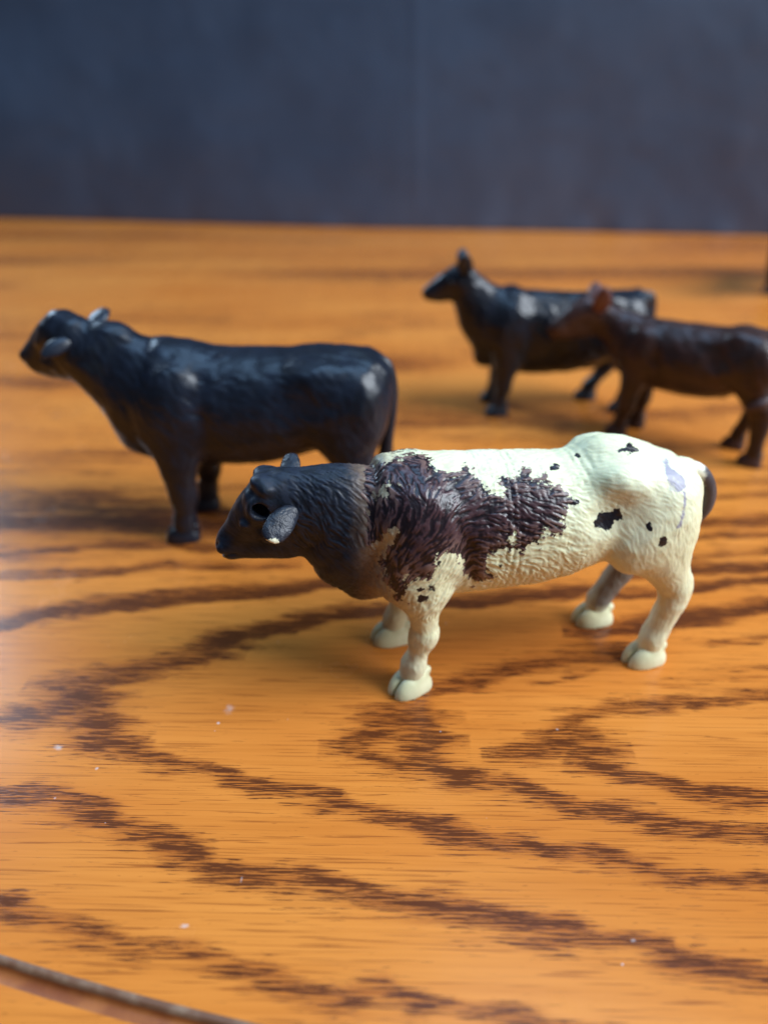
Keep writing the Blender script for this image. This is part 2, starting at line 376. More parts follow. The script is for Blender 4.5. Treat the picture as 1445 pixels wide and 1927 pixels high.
# ------------------------------------------------------------------ the dark sheet behind
A0 = np.array([-33.5, 71.02]); A1 = np.array([29.39, 61.59]); dv = (A1-A0)/np.linalg.norm(A1-A0)
nrm = np.array([dv[1], -dv[0]])
nu, nv = 300, 90; U = np.linspace(-9, 76, nu); Wv = np.linspace(0, 18.5, nv)
UU, WW = np.meshgrid(U, Wv, indexing='ij'); q = np.stack([UU.ravel(), WW.ravel()], 1)
def fb(s, o): return vnoise(np.c_[q*s, np.full(len(q), o)])-.5
dep = 1.3*fb((.035, .05), 1)+.30*fb((.11, .13), 4)+.07*fb((.32, .34), 8)+.03*fb((.8, .8), 15)
blobs = np.maximum(0, fb((.30, .30), 20)-.16)*np.maximum(0, fb((.05, .09), 31)+.25)
dep += .35*blobs*(.5+1.2*np.exp(-q[:, 1]/6))*(.4+q[:, 0]/50.)
dep += np.exp(-q[:, 1]/2.5)*.16*fb((.55, .3), 12)*(.3+q[:, 0]/60.)
dep += .035*np.exp(-((q[:, 0]-36.6+.03*q[:, 1])/.30)**2)
front = A0+np.outer(q[:, 0], dv)+np.outer(dep, nrm)
V = np.c_[front, q[:, 1]+.0]; back = V.copy(); back[:, :2] -= nrm*.25
I = np.arange(nu*nv).reshape(nu, nv)
Fq = np.stack([I[:-1, :-1], I[1:, :-1], I[1:, 1:], I[:-1, 1:]], -1).reshape(-1, 4); o_ = nu*nv
ring = np.concatenate([I[:, 0], I[-1, 1:], I[-2::-1, -1], I[0, -2:0:-1]]); rn = np.roll(ring, -1)
Fs = np.stack([rn, ring, ring+o_, rn+o_], 1)
N = NT('dark_leatherette'); co = N.coord()
c = N.mix(N.ramp(N.noise(co, 14, 4., .6), .3, .75), (.025, .046, .088), (.037, .065, .118))
N.set(Base_Color=c, Roughness=.43, Specular_IOR_Level=1.0, Normal=(N.bump(N.noise(co, 380, 3., .6), .25, .0006), 0))
bd = obj('backdrop', mk_mesh('backdrop', np.concatenate([V, back])*.01, np.concatenate([Fq, Fq[:, ::-1]+o_, Fs])), N.m)
tag(bd, kind='structure')

# ------------------------------------------------------------------ the toy animals
def head_fn(pivot, yaw, pitch=0., roll=0.):
    """turns sagittal head points about the pivot; yaw > 0 turns the nose away from the viewer side"""
    M = np.array(Matrix.Rotation(-yaw, 3, 'Z') @ Matrix.Rotation(pitch, 3, 'Y') @ Matrix.Rotation(roll, 3, 'X')); pv = np.array(pivot, float)
    return lambda p: pv+M@(np.array(p, float)-pv)

def fur_relief(m, ang, amp, freq=16., half=.16, steps=7, seed=0., stretch=None):
    """real relief: noise smeared along the coat's direction, pushed along the normals; returns heights"""
    P = get_co(m).astype(np.float64)*100; Nn = get_no(m).astype(np.float64)
    def direction(p):
        a = ang(p); d = np.c_[np.cos(a), np.zeros(len(p)), np.sin(a)]
        d -= Nn*(d*Nn).sum(1)[:, None]; return d/np.maximum(np.linalg.norm(d, axis=1), 1e-4)[:, None]
    h = np.zeros(len(P)); st = half/steps
    for sgn in (1, -1):
        p = P.copy()
        for i in range(steps+(sgn > 0)):
            if i or sgn < 0: p = p+sgn*st*direction(p)
            h += vnoise(p*freq+seed)-.5
    h /= h.std()+1e-9; h = np.tanh(h*.9)
    A = amp(P)
    lump = (vnoise(P*3.1+seed+11)-.5)*.030+(vnoise(P*7.3+seed+5)-.5)*.016
    P2 = P+Nn*(h*A+lump*np.clip((P[:, 2]-.35)*3, 0, 1))[:, None]
    m.vertices.foreach_set('co', (P2*.01).astype(np.float32).ravel()); m.update()
    return h, P

def rbf_angle(ctrl, wid=.9):
    C = np.array(ctrl, float)
    def f(p):
        w = np.exp(-(((p[:, None, 0]-C[None, :, 0])**2+(p[:, None, 2]-C[None, :, 1])**2)/wid**2))+1e-6
        a = np.radians(C[:, 2])*2; s = (w*np.sin(a)).sum(1); c = (w*np.cos(a)).sum(1)
        wave = (vnoise(p*2.2)-.5)*.9+(vnoise(p*6.+7)-.5)*1.1
        return np.arctan2(s, c)/2+wave
    return f

def sculpt_body(sp, h):
    S = Sculpt(sp['lo'], sp['hi'], h)
    T = np.array(sp['torso'], float)
    S.tube(np.c_[T[:, 0], T[:, 0]*0, (T[:, 1]+T[:, 2])/2, (T[:, 1]-T[:, 2])/2, T[:, 3]], k=.1, n=110, rt=sp.get('rt', .42))
    if 'neck' in sp: S.tube(sp['neck'], k=.45)
    for c, r, k, rot in sp.get('muscle', []): S.both(c, r, k, rot)
    for c, r, k, rot in sp.get('middle', []): S.ell(c, r, k, rot)
    for L in sp['legs']: S.tube(L, k=.22)
    for c, r, k, rot in sp.get('hollow', []): S.both(c, r, k, rot, sub=True)
    hf = sp['head_fn']
    for t in sp['head']: S.tube(t, k=.14, fn=hf, side=hf((0, 1, 0))-hf((0, 0, 0)))
    for c, r, k, sub in sp.get('face', []):
        for s in (1, -1): S.ell(hf((c[0], c[1]*s, c[2])), r, k, sub=sub)
    for t in sp.get('mouth', []):
        for s_ in (1, -1): S.tube([(p[0], p[1]*s_, p[2], p[3], p[4]) for p in t], k=.02, fn=hf, sub=True, n=24)
    S.cut_below(.06)
    return S

def hoof_mesh(sc, h=.020):
    S = Sculpt((-.6, -.5, -.1), (.5, .5, .6), h)
    for s in (-1, 1):
        S.ell((-.05, .125*s, .02), (.36, .170, .36), .03, (0, 22, 7*s))
        S.ell((.17, .12*s, .05), (.20, .155, .26), .05)
    S.ell((.09, 0, .30), (.235, .235, .16), .05, (0, 14, 0))
    S.ell((-.34, 0, .10), (.22, .022, .24), .03, sub=True)
    for s in (-1, 1): S.ell((.27, .11*s, .36), (.09, .08, .08), .08)
    S.cut_below(.0)
    P, F = S.mesh(1); P[:, 2] -= P[:, 2].min()
    return mk_mesh('hoof', P*sc*.01, F)

def part_tube(name, pts, side, mat, root, h=.03, cuts=(), rt=None, smooth=2, fn=None):
    A = np.array(pts, float)
    if fn is not None: A = np.hstack([np.array([fn(p) for p in A[:, :3]]), A[:, 3:]])
    pad = A[:, 3:5].max()+.12
    S = Sculpt(A[:, :3].min(0)-pad, A[:, :3].max(0)+pad, h); S.tube(A, k=.02, side=side, rt=rt, n=40)
    for c, r, k, rot in cuts: S.ell(fn(c) if fn else c, r, k, rot, sub=True)
    P, F = S.mesh(smooth)
    return obj(name, mk_mesh(name, P*.01, F), mat, root)

def plastic(name, base, tint, rough=.38, fleck=None, sheen=0., furc=.5):
    N = NT(name); co = N.coord()
    c = N.mix(N.ramp(N.noise(co, 130, 4., .6), .3, .72), base, tint)
    c = N.mix(N.math('MULTIPLY', N.ramp(N.attr('fur'), .1, -.9), furc), c, tuple(x*.5 for x in base))
    if fleck: c = N.mix(N.ramp(N.noise(co, 60, 5., .65), .56, .74, 0, .6), c, fleck)
    ro = N.math('MULTIPLY_ADD', N.noise(co, 160, 4., .6), .22, rough-.11)
    N.set(Base_Color=c, Roughness=ro, Specular_IOR_Level=.42, Normal=(N.bump(N.noise(co, 1500, 3., .6), .12, .0003), 0))
    return N.m

def build_toy(root_name, sp, mats, loc, yaw, label, cat, group):
    root = empty(root_name, loc, yaw); tag(root, label, cat, group)
    root.scale = sp.get('scale', (1, 1, 1))
    S = sculpt_body(sp, sp['h']); P, F = S.mesh(2); m = mk_mesh('body', P*.01, F)
    if sp.get('sub'): m = subdivided(m, 1)
    h, P0 = fur_relief(m, sp['angle'], sp['amp'], sp.get('freq', 14.), sp.get('half', .18), seed=sp.get('seed', 0.))
    set_attr(m, 'fur', h)
    if 'paint' in sp: sp['paint'](m, P0, get_no(m))
    body = obj('body', m, mats['body'], root)
    if 'legs_end' in sp:
        hm = hoof_mesh(sp.get('hoof', 1.))
        for x, y, a in sp['legs_end']:
            o = obj('hoof', hm, mats['hoof'], root); o.location = (x*.01, y*.01, 0); o.rotation_euler = (0, 0, R(a))
    hf = sp['head_fn']
    for e in sp['ears']: part_tube('ear', e['pts'], e['side'], mats['ear'], root, h=.03, cuts=e.get('cuts', ()), rt=.06)
    part_tube('tail', sp['tail'], (0, 1, 0), mats['tail'], root, h=.035)
    for s in (1, -1):
        ey = sp['eye']; c = hf((ey[0], ey[1]*s, ey[2])); Se = Sculpt(c-.2, c+.2, .02); Se.ell(c, (ey[3],)*3, .01)
        Pe, Fe = Se.mesh(1); obj('eye', mk_mesh('eye', Pe*.01, Fe), mats['eye'], root)
    return root

# -- shared paints
M_EYE = NT('black_gloss').set(Base_Color=(.006, .006, .008), Roughness=.15)

# ---- white bull with worn dark patches, in front
def white_paint(m, P, Nn):
    e = R(33.); y = np.where(Nn[:, 1] > .25, -P[:, 1], P[:, 1])
    u = P[:, 0]; v = P[:, 2]*math.cos(e)+y*math.sin(e)
    far_side = P[:, 1] > .15
    uv = np.stack([np.where(far_side & (Nn[:, 1] > .25), u+.35, u), v], 1)
    def sdf(poly):
        q = np.array(poly, float); a = q; b = np.roll(q, -1, 0); d = np.full(len(uv), 1e9); ins = np.zeros(len(uv), bool)
        for i in range(len(q)):
            ab = b[i]-a[i]; t = np.clip(((uv-a[i])@ab)/(ab@ab+1e-12), 0, 1); w = uv-(a[i]+t[:, None]*ab); d = np.minimum(d, (w*w).sum(1))
            c = (a[i, 1] > uv[:, 1]) != (b[i, 1] > uv[:, 1])
            xi = a[i, 0]+(uv[:, 1]-a[i, 1])/(b[i, 1]-a[i, 1]+1e-12)*ab[0]; ins ^= c & (uv[:, 0] < xi)
        d = np.sqrt(d); return np.where(ins, d, -d)
    dark = np.full(len(uv), -9.); glossy = np.full(len(uv), -9.); pale = np.full(len(uv), -9.)
    for pl in PAINT['patch']: dark = np.maximum(dark, sdf(pl))
    for pl in PAINT['bare']: dark = np.minimum(dark, -sdf(pl))
    for pl in PAINT['blot']: glossy = np.maximum(glossy, sdf(pl))
    for pl in PAINT['violet']: pale = np.maximum(pale, sdf(pl))
    set_attr(m, 'dark', np.clip(dark, -1, 1)); set_attr(m, 'blot', np.clip(glossy, -1, 1)); set_attr(m, 'violet', np.clip(pale, -1, 1))
    # sprayed head and neck: fades out over the shoulder
    ax = np.clip((PAINT['fade'](u, v))/1.0, -1, 1); set_attr(m, 'neck', ax)
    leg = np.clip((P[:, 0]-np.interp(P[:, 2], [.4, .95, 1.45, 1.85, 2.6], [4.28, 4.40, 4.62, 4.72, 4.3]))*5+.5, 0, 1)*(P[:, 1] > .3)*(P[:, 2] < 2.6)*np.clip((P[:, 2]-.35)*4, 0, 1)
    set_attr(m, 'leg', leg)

# outlines of the paint on the flank (x, oblique height; centimetres)
PAINT = dict(
 patch=[[(-0.71,3.92),(-0.55,3.96),(-0.26,4.05),(0.02,4.07),(0.2,4.17),(0.33,4.09),(0.41,4.0),(0.44,3.85),(0.56,3.76),(0.71,3.68),(0.84,3.6),(0.86,3.64),(1.04,3.83),(1.13,3.76),(1.13,3.62),(1.22,3.54),(1.37,3.42),(1.45,3.31),(1.57,3.16),(1.63,3.3),(1.57,3.48),(1.55,3.55),(1.67,3.62),(1.77,3.53),(1.79,3.43),(1.88,3.53),(1.99,3.67),(2.12,3.74),(2.19,3.62),(2.22,3.47),(2.34,3.5),(2.46,3.56),(2.5,3.45),(2.51,3.34),(2.65,3.33),(2.74,3.22),(2.83,3.11),(2.87,3.0),(2.8,2.87),(2.72,2.8),(2.65,2.64),(2.67,2.5),(2.57,2.41),(2.46,2.48),(2.39,2.56),(2.32,2.53),(2.26,2.4),(2.24,2.26),(2.09,2.31),(2.03,2.21),(1.97,2.1),(1.82,2.2),(1.68,2.24),(1.51,2.22),(1.34,2.2),(1.34,1.99),(1.44,1.84),(1.54,1.74),(1.36,1.7),(1.27,1.64),(1.1,1.62),(1.05,1.77),(0.97,1.95),(0.93,2.03),(0.76,2.11),(0.71,2.2),(0.59,2.3),(0.45,2.21),(0.35,2.08),(0.36,1.94),(0.27,1.81),(0.06,1.8),(-0.1,1.74),(-0.19,1.68),(-0.22,1.57),(-0.11,1.43),(-0.24,1.49),(-0.38,1.65),(-0.48,1.84),(-0.53,2.01),(-0.56,2.22),(-0.5,2.36),(-0.38,2.51),(-0.33,2.71),(-0.41,2.68),(-0.56,2.57),(-0.73,2.53),(-0.81,2.59),(-0.78,2.85),(-0.78,3.05),(-0.77,3.29),(-0.76,3.56)]],
 bare=[[(-0.63,3.58),(-0.51,3.5),(-0.4,3.52),(-0.43,3.35),(-0.52,3.39),(-0.62,3.31),(-0.68,3.38)],
  [(1.64,2.45),(1.78,2.51),(1.86,2.36),(1.74,2.32)],
  [(-0.19,2.03),(-0.13,1.95),(-0.14,1.81),(-0.21,1.89)]],
 blot=[[(0.02,1.69),(0.17,1.69),(0.15,1.59),(0.05,1.61)],
  [(0.24,1.74),(0.35,1.73),(0.36,1.62),(0.25,1.63)],
  [(0.03,1.56),(0.26,1.54),(0.26,1.43),(0.08,1.41)],
  [(0.38,2.16),(0.46,2.14),(0.44,2.05),(0.36,2.07)],
  [(3.23,2.58),(3.36,2.73),(3.36,2.79),(3.53,2.76),(3.65,2.77),(3.68,2.83),(3.76,2.83),(3.79,2.74),(3.86,2.7),(3.84,2.6),(3.7,2.6),(3.64,2.5),(3.58,2.44),(3.4,2.47),(3.29,2.51)],
  [(4.2,2.5),(4.27,2.53),(4.33,2.47),(4.38,2.35),(4.33,2.33),(4.25,2.41)],
  [(4.5,2.22),(4.59,2.24),(4.66,2.13),(4.63,2.07),(4.5,2.09)],
  [(3.81,3.91),(3.98,3.94),(4.13,4.03),(4.18,3.96),(4.27,3.86),(4.04,3.78),(4.0,3.86),(3.85,3.85)],
  [(2.56,3.63),(2.72,3.76),(2.82,3.71),(2.78,3.63),(2.58,3.59)],
  [(3.17,3.88),(3.25,3.85),(3.22,3.8),(3.17,3.83)],
  [(1.51,2.01),(1.59,1.96),(1.58,1.86)],
  [(2.88,3.02),(2.98,3.03),(2.97,2.96),(2.89,2.97)]],
 violet=[[(4.7,3.64),(4.86,3.72),(4.9,3.66),(4.79,3.51),(4.86,3.39),(5.0,3.28),(4.98,3.14),(4.86,3.04),(4.78,3.02),(4.62,3.07),(4.6,3.24),(4.59,3.46)],
  [(4.89,3.04),(4.94,3.02),(4.95,2.81),(4.91,2.39),(4.82,2.38),(4.89,2.78)]],
 fade=lambda u, v: np.interp(v, [2.03, 2.56, 3.06, 3.57], [-0.8, -0.89, -0.81, -0.82])-u)


def white_mat(name, use_attr=True, base=None):
    N = NT(name); co = N.coord(); fur = N.attr('fur')
    cream = N.mix(N.ramp(N.noise(co, 45, 4., .6), .3, .75), (.76, .76, .48), (.80, .81, .57))
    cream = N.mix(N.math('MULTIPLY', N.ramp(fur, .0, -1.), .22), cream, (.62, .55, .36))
    cream = N.mix(N.ramp(N.noise(co, 220, 5., .7), .66, .8, 0, .25), cream, (.55, .47, .33))
    n1 = N.math('SUBTRACT', N.noise(co, 260, 4., .65), .5); n2 = N.math('SUBTRACT', N.noise(co, 950, 3., .6), .5)
    jag = N.math('MULTIPLY_ADD', n1, .42, N.math('MULTIPLY', n2, .34))
    # sprayed charcoal over head and neck
    spray = N.ramp(N.math('MULTIPLY_ADD', n2, .25, N.math('MULTIPLY_ADD', n1, .12, N.attr('neck'))), -.30, .30)
    haze = N.ramp(N.math('MULTIPLY_ADD', n2, .5, N.math('MULTIPLY_ADD', n1, .3, N.attr('neck'))), -1.15, .0, 0, .95)
    c = N.mix(haze, cream, (.17, .100, .070))
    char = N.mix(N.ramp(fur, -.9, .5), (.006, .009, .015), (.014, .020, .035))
    char = N.mix(N.ramp(N.noise(co, 70, 4., .6), .45, .8, 0, .5), char, (.018, .021, .030))
    c = N.mix(spray, c, char)
    # brushed patches, worn along the raised hair
    dk = N.math('ADD', N.attr('dark'), N.math('MULTIPLY_ADD', fur, .035, jag))
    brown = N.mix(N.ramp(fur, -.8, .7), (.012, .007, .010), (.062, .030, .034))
    thin = N.ramp(N.attr('dark'), .35, .0, 0, .55)
    brown = N.mix(N.math('MULTIPLY', thin, N.ramp(fur, .0, .9)), brown, (.30, .19, .15))
    pk = N.ramp(dk, -.015, .03)
    worn = N.ramp(N.math('MULTIPLY_ADD', fur, .10, N.noise(co, 330, 5., .7)), .70, .82, 0, .75)
    pk2 = N.math('MULTIPLY', pk, N.math('SUBTRACT', 1., N.math('MULTIPLY', worn, N.ramp(N.attr('dark'), .5, .1))))
    c = N.mix(pk2, c, brown)
    vk = N.ramp(N.math('MULTIPLY_ADD', jag, .35, N.attr('violet')), -.02, .03, 0, .85)
    vk = N.math('MULTIPLY', vk, N.ramp(N.math('MULTIPLY_ADD', fur, .15, N.noise(co, 160, 4., .6)), .30, .55, .35, 1.))
    c = N.mix(vk, c, (.27, .25, .36))
    bk = N.ramp(N.math('MULTIPLY_ADD', jag, .40, N.attr('blot')), -.01, .015)
    c = N.mix(bk, c, (.012, .011, .015))
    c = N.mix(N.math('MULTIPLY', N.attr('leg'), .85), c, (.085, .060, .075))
    anyd = N.math('MAXIMUM', pk2, bk)
    ro = N.math('MULTIPLY_ADD', anyd, -.14, N.math('MULTIPLY_ADD', N.noise(co, 200, 4., .6), .2, .36))
    N.set(Base_Color=c, Roughness=ro, Specular_IOR_Level=N.math('MULTIPLY_ADD', spray, -.14, .42), Normal=(N.bump(N.noise(co, 1400, 3., .6), .15, .0003), 0))
    N.b.inputs['Subsurface Weight'].default_value = .12; N.b.inputs['Subsurface Radius'].default_value = (.004, .003, .0015); N.b.inputs['Subsurface Scale'].default_value = .5
    return N.m
def plain(name, c0, c1, rough=.42, scale=200, chip=None, chip_lo=None):
    N = NT(name); co = N.coord()
    c = N.mix(N.ramp(N.noise(co, scale, 4., .6), .3, .72), c0, c1)
    if chip: c = N.mix(N.ramp(N.noise(co, chip_lo or 500, 4., .7), .66, .70), c, chip)
    return N.set(Base_Color=c, Roughness=rough, Normal=(N.bump(N.noise(co, 900, 3., .6), .2, .0003), 0))

hw = head_fn((-2.0, 0, 3.9), R(8))
WHITE = dict(lo=(-4.0, -1.9, -.1), hi=(6.3, 1.9, 5.6), h=.041, sub=True, freq=30., half=.075,
    rt=.24, torso=[(-2.15, 4.68, 3.40, .44), (-1.75, 4.78, 3.22, .52), (-1.35, 4.84, 2.92, .62), (-1.0, 4.87, 2.42, .76), (-.65, 4.88, 2.02, .92), (0, 4.88, 1.93, 1.06), (.6, 4.84, 1.93, 1.12),
           (1.35, 4.79, 1.95, 1.18), (2.3, 4.73, 2.02, 1.20), (3.0, 4.70, 2.16, 1.15), (3.7, 4.80, 2.46, 1.05), (4.5, 4.72, 2.6, .97), (5.0, 4.50, 2.75, .84), (5.42, 4.2, 3.0, .58)],
    muscle=[((.15, .78, 3.3), (.72, .46, 1.15), .35, (0, 10, 0)), ((.10, .60, 4.0), (.45, .28, .5), .45, (0, 0, 0)),
            ((3.92, .66, 4.40), (.50, .34, .32), .30, (0, 12, 0)), ((4.72, .66, 3.45), (.80, .46, 1.10), .35, (0, -14, 0)), ((4.25, .85, 3.0), (.45, .3, .55), .3, (0, 0, 0)),
            ((5.25, .42, 4.0), (.30, .25, .36), .25, (0, 0, 0)), ((.42, .86, 2.48), (.30, .24, .34), .16, (0, 0, 0)), ((-.12, .82, 2.75), (.34, .26, .40), .25, (0, 0, 0))],
    middle=[((4.0, 0, 4.66), (.6, .36, .28), .32, (0, 10, 0)), ((-.72, -.0, 2.27), (.40, .32, .44), .3, (0, 30, 0)), ((5.40, 0, 4.22), (.28, .22, .2), .15, (0, 0, 0))],
    hollow=[((3.55, 1.36, 3.92), (.42, .40, .42), .25, (0, 0, 0)), ((-.72, 1.15, 3.0), (.16, .35, .8), .25, (0, 20, 0)), ((.95, 1.40, 3.3), (.10, .30, .9), .20, (0, -8, 0))],
    legs=[[(.25, -.74, 3.0, .5, .38), (.25, -.80, 2.40, .43, .38), (.27, -.80, 1.95, .30, .30), (.29, -.80, 1.62, .26, .27), (.29, -.80, 1.38, .30, .29), (.24, -.79, 1.12, .23, .23), (.19, -.78, .90, .20, .21), (.13, -.76, .64, .25, .26), (.08, -.76, .40, .24, .24)],
          [(.25, .74, 3.0, .5, .38), (.27, .82, 2.3, .43, .38), (.25, .84, 1.7, .32, .31), (.22, .84, 1.3, .31, .30), (.10, .82, .9, .22, .23), (.02, .82, .60, .25, .26), (-.02, .82, .40, .25, .25)],
          [(4.55, -.70, 3.4, .75, .40), (4.86, -.72, 2.75, .58, .38), (5.18, -.70, 2.2, .40, .30), (5.36, -.68, 1.88, .36, .27), (5.34, -.68, 1.45, .30, .25), (5.22, -.66, .95, .27, .24), (5.12, -.66, .62, .28, .26), (5.08, -.66, .38, .25, .25)],
          [(4.55, .70, 3.4, .75, .40), (4.72, .74, 2.75, .58, .38), (4.98, .74, 2.2, .40, .30), (5.12, .74, 1.85, .35, .26), (4.98, .74, 1.45, .30, .25), (4.72, .76, .95, .27, .25), (4.57, .78, .62, .27, .26), (4.52, .78, .38, .25, .25)]],
    legs_end=[(.06, -.76, 30), (-.04, .82, 10), (5.02, -.66, 14), (4.48, .78, 8)], hoof=1.12,
    head_fn=hw,
    head=[[(-2.16, 0, 4.34, .44, .40), (-2.46, 0, 4.09, .46, .44), (-2.74, 0, 3.74, .42, .36), (-2.98, 0, 3.44, .35, .26), (-3.16, 0, 3.24, .29, .26), (-3.23, 0, 3.15, .24, .26)],
          [(-1.75, 0, 3.55, .50, .38), (-2.15, 0, 3.32, .42, .32), (-2.55, 0, 3.22, .32, .26), (-3.08, 0, 3.08, .18, .19)]],
    face=[((-2.66, .22, 4.20), (.16, .16, .26), .08, False), ((-3.30, .20, 3.22), (.13, .10, .12), .06, False), ((-2.35, .34, 3.62), (.28, .10, .22), .10, False), ((-2.50, .40, 4.14), (.27, .10, .27), .10, False), ((-2.50, .16, 4.60), (.20, .20, .13), .10, False), ((-2.40, .30, 4.52), (.16, .18, .12), .10, False), ((-2.53, .46, 4.17), (.13, .30, .12), .02, True), ((-2.46, .50, 4.11), (.10, .26, .11), .02, True), ((-2.58, .54, 4.08), (.06, .12, .07), .02, True), ((-2.80, .36, 3.82), (.13, .10, .10), .06, False),
          ((-3.44, .15, 3.27), (.09, .05, .06), .03, True), ((-3.36, .0, 3.02), (.06, .2, .015), .02, True)],
    mouth=[[(-3.44, .05, 3.06, .022, .05), (-3.30, .20, 3.07, .022, .05), (-3.08, .25, 3.10, .020, .05), (-2.85, .28, 3.18, .012, .03)]],
    eye=(-2.82, .33, 3.80, .07),
    ears=[dict(pts=[(-1.98, -.34, 4.14, .11, .12), (-2.08, -.50, 4.13, .10, .19), (-2.22, -.68, 4.07, .08, .25), (-2.37, -.85, 3.96, .06, .23), (-2.43, -.92, 3.90, .05, .16)], side=(.65, -.35, -.65),
               cuts=[((-2.50, -.92, 3.74), (.24, .22, .10), .03, (0, 30, 40))]),
          dict(pts=[(-2.05, .36, 4.20, .11, .10), (-2.02, .56, 4.32, .10, .18), (-1.98, .76, 4.46, .09, .20), (-1.95, .92, 4.56, .08, .14)], side=(1, 0, .3))],
    tail=[(5.25, 0, 4.22, .15, .15), (5.62, 0, 4.18, .16, .15), (5.90, 0, 3.96, .16, .14), (6.08, .02, 3.58, .16, .14), (6.08, .05, 3.20, .15, .13), (5.90, .12, 2.85, .14, .13), (5.74, .2, 2.4, .18, .16), (5.66, .25, 2.0, .12, .12)],
    angle=rbf_angle([(-1.2, 4.3, -55), (-1.3, 3.4, -45), (-.4, 4.5, -65), (0, 3.8, 60), (.3, 3.0, 50), (1.0, 4.2, 40), (1.6, 3.6, -20), (2.4, 3.4, -25), (2.5, 4.2, -15), (2.0, 2.5, -60), (3.0, 2.7, -50), (3.6, 4.6, -25), (4.2, 4.2, -40), (4.6, 3.4, -60), (5.2, 3.4, -80), (4.9, 2.6, -70), (5.2, 1.5, -80), (.2, 2.0, -85), (.1, 1.2, -85)], .8),
    amp=lambda P: np.where((P[:, 0] < -2.05) | ((P[:, 0] < -.75) & (P[:, 2] < 3.5+.25*(P[:, 0]+1))), .0015, np.where(P[:, 2] < 1.9, .0042, np.where(P[:, 0] > 3.2, .0032, np.where(P[:, 0] < 2.9, .0092, .006))))*np.clip((P[:, 2]-.3)*3, .2, 1),
    paint=white_paint, seed=3.3, scale=(1.012, 1.012, .985))

M_WH = white_mat('painted_cream_plastic')
M_HOOFW = plain('cream_hoof', (.62, .62, .38), (.70, .69, .46), .40)
N = NT('charcoal_ear'); co = N.coord()
c = N.mix(N.ramp(N.noise(co, 200, 4., .6), .3, .72), (.009, .011, .018), (.019, .023, .036))
vd = N.n('ShaderNodeVectorMath', operation='DISTANCE'); N.put(vd.inputs[0], co); vd.inputs[1].default_value = (-.0243, -.0096, .0378)
c = N.mix(N.ramp(N.math('MULTIPLY_ADD', N.noise(co, 420, 4., .7), -.0030, (vd, 1)), .0001, -.0001), c, (.72, .68, .48))
M_EARW = N.set(Base_Color=c, Roughness=.42, Specular_IOR_Level=.4, Normal=(N.bump(N.noise(co, 700, 3., .6), .6, .0006), 0))
N = NT('grey_tail'); co = N.coord(); sx = N.n('ShaderNodeSeparateXYZ'); N.put(sx.inputs[0], co)
c = N.mix(N.ramp(N.noise(co, 120, 4., .6), .3, .72), (.035, .032, .040), (.085, .075, .085))
c = N.mix(N.ramp(N.math('MULTIPLY_ADD', N.noise(co, 500, 4., .7), .004, (sx, 0)), .0607, .0592), c, (.80, .80, .66))
M_TAILW = N.set(Base_Color=c, Roughness=.42, Normal=(N.bump(N.noise(co, 500, 3., .6), .3, .0004), 0))
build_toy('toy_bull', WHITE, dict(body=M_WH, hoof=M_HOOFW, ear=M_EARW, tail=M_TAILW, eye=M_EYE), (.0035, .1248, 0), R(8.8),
          'cream white toy bull with dark head and worn brown patches, nearest on the table', 'toy bull', 'toy cattle on the table')

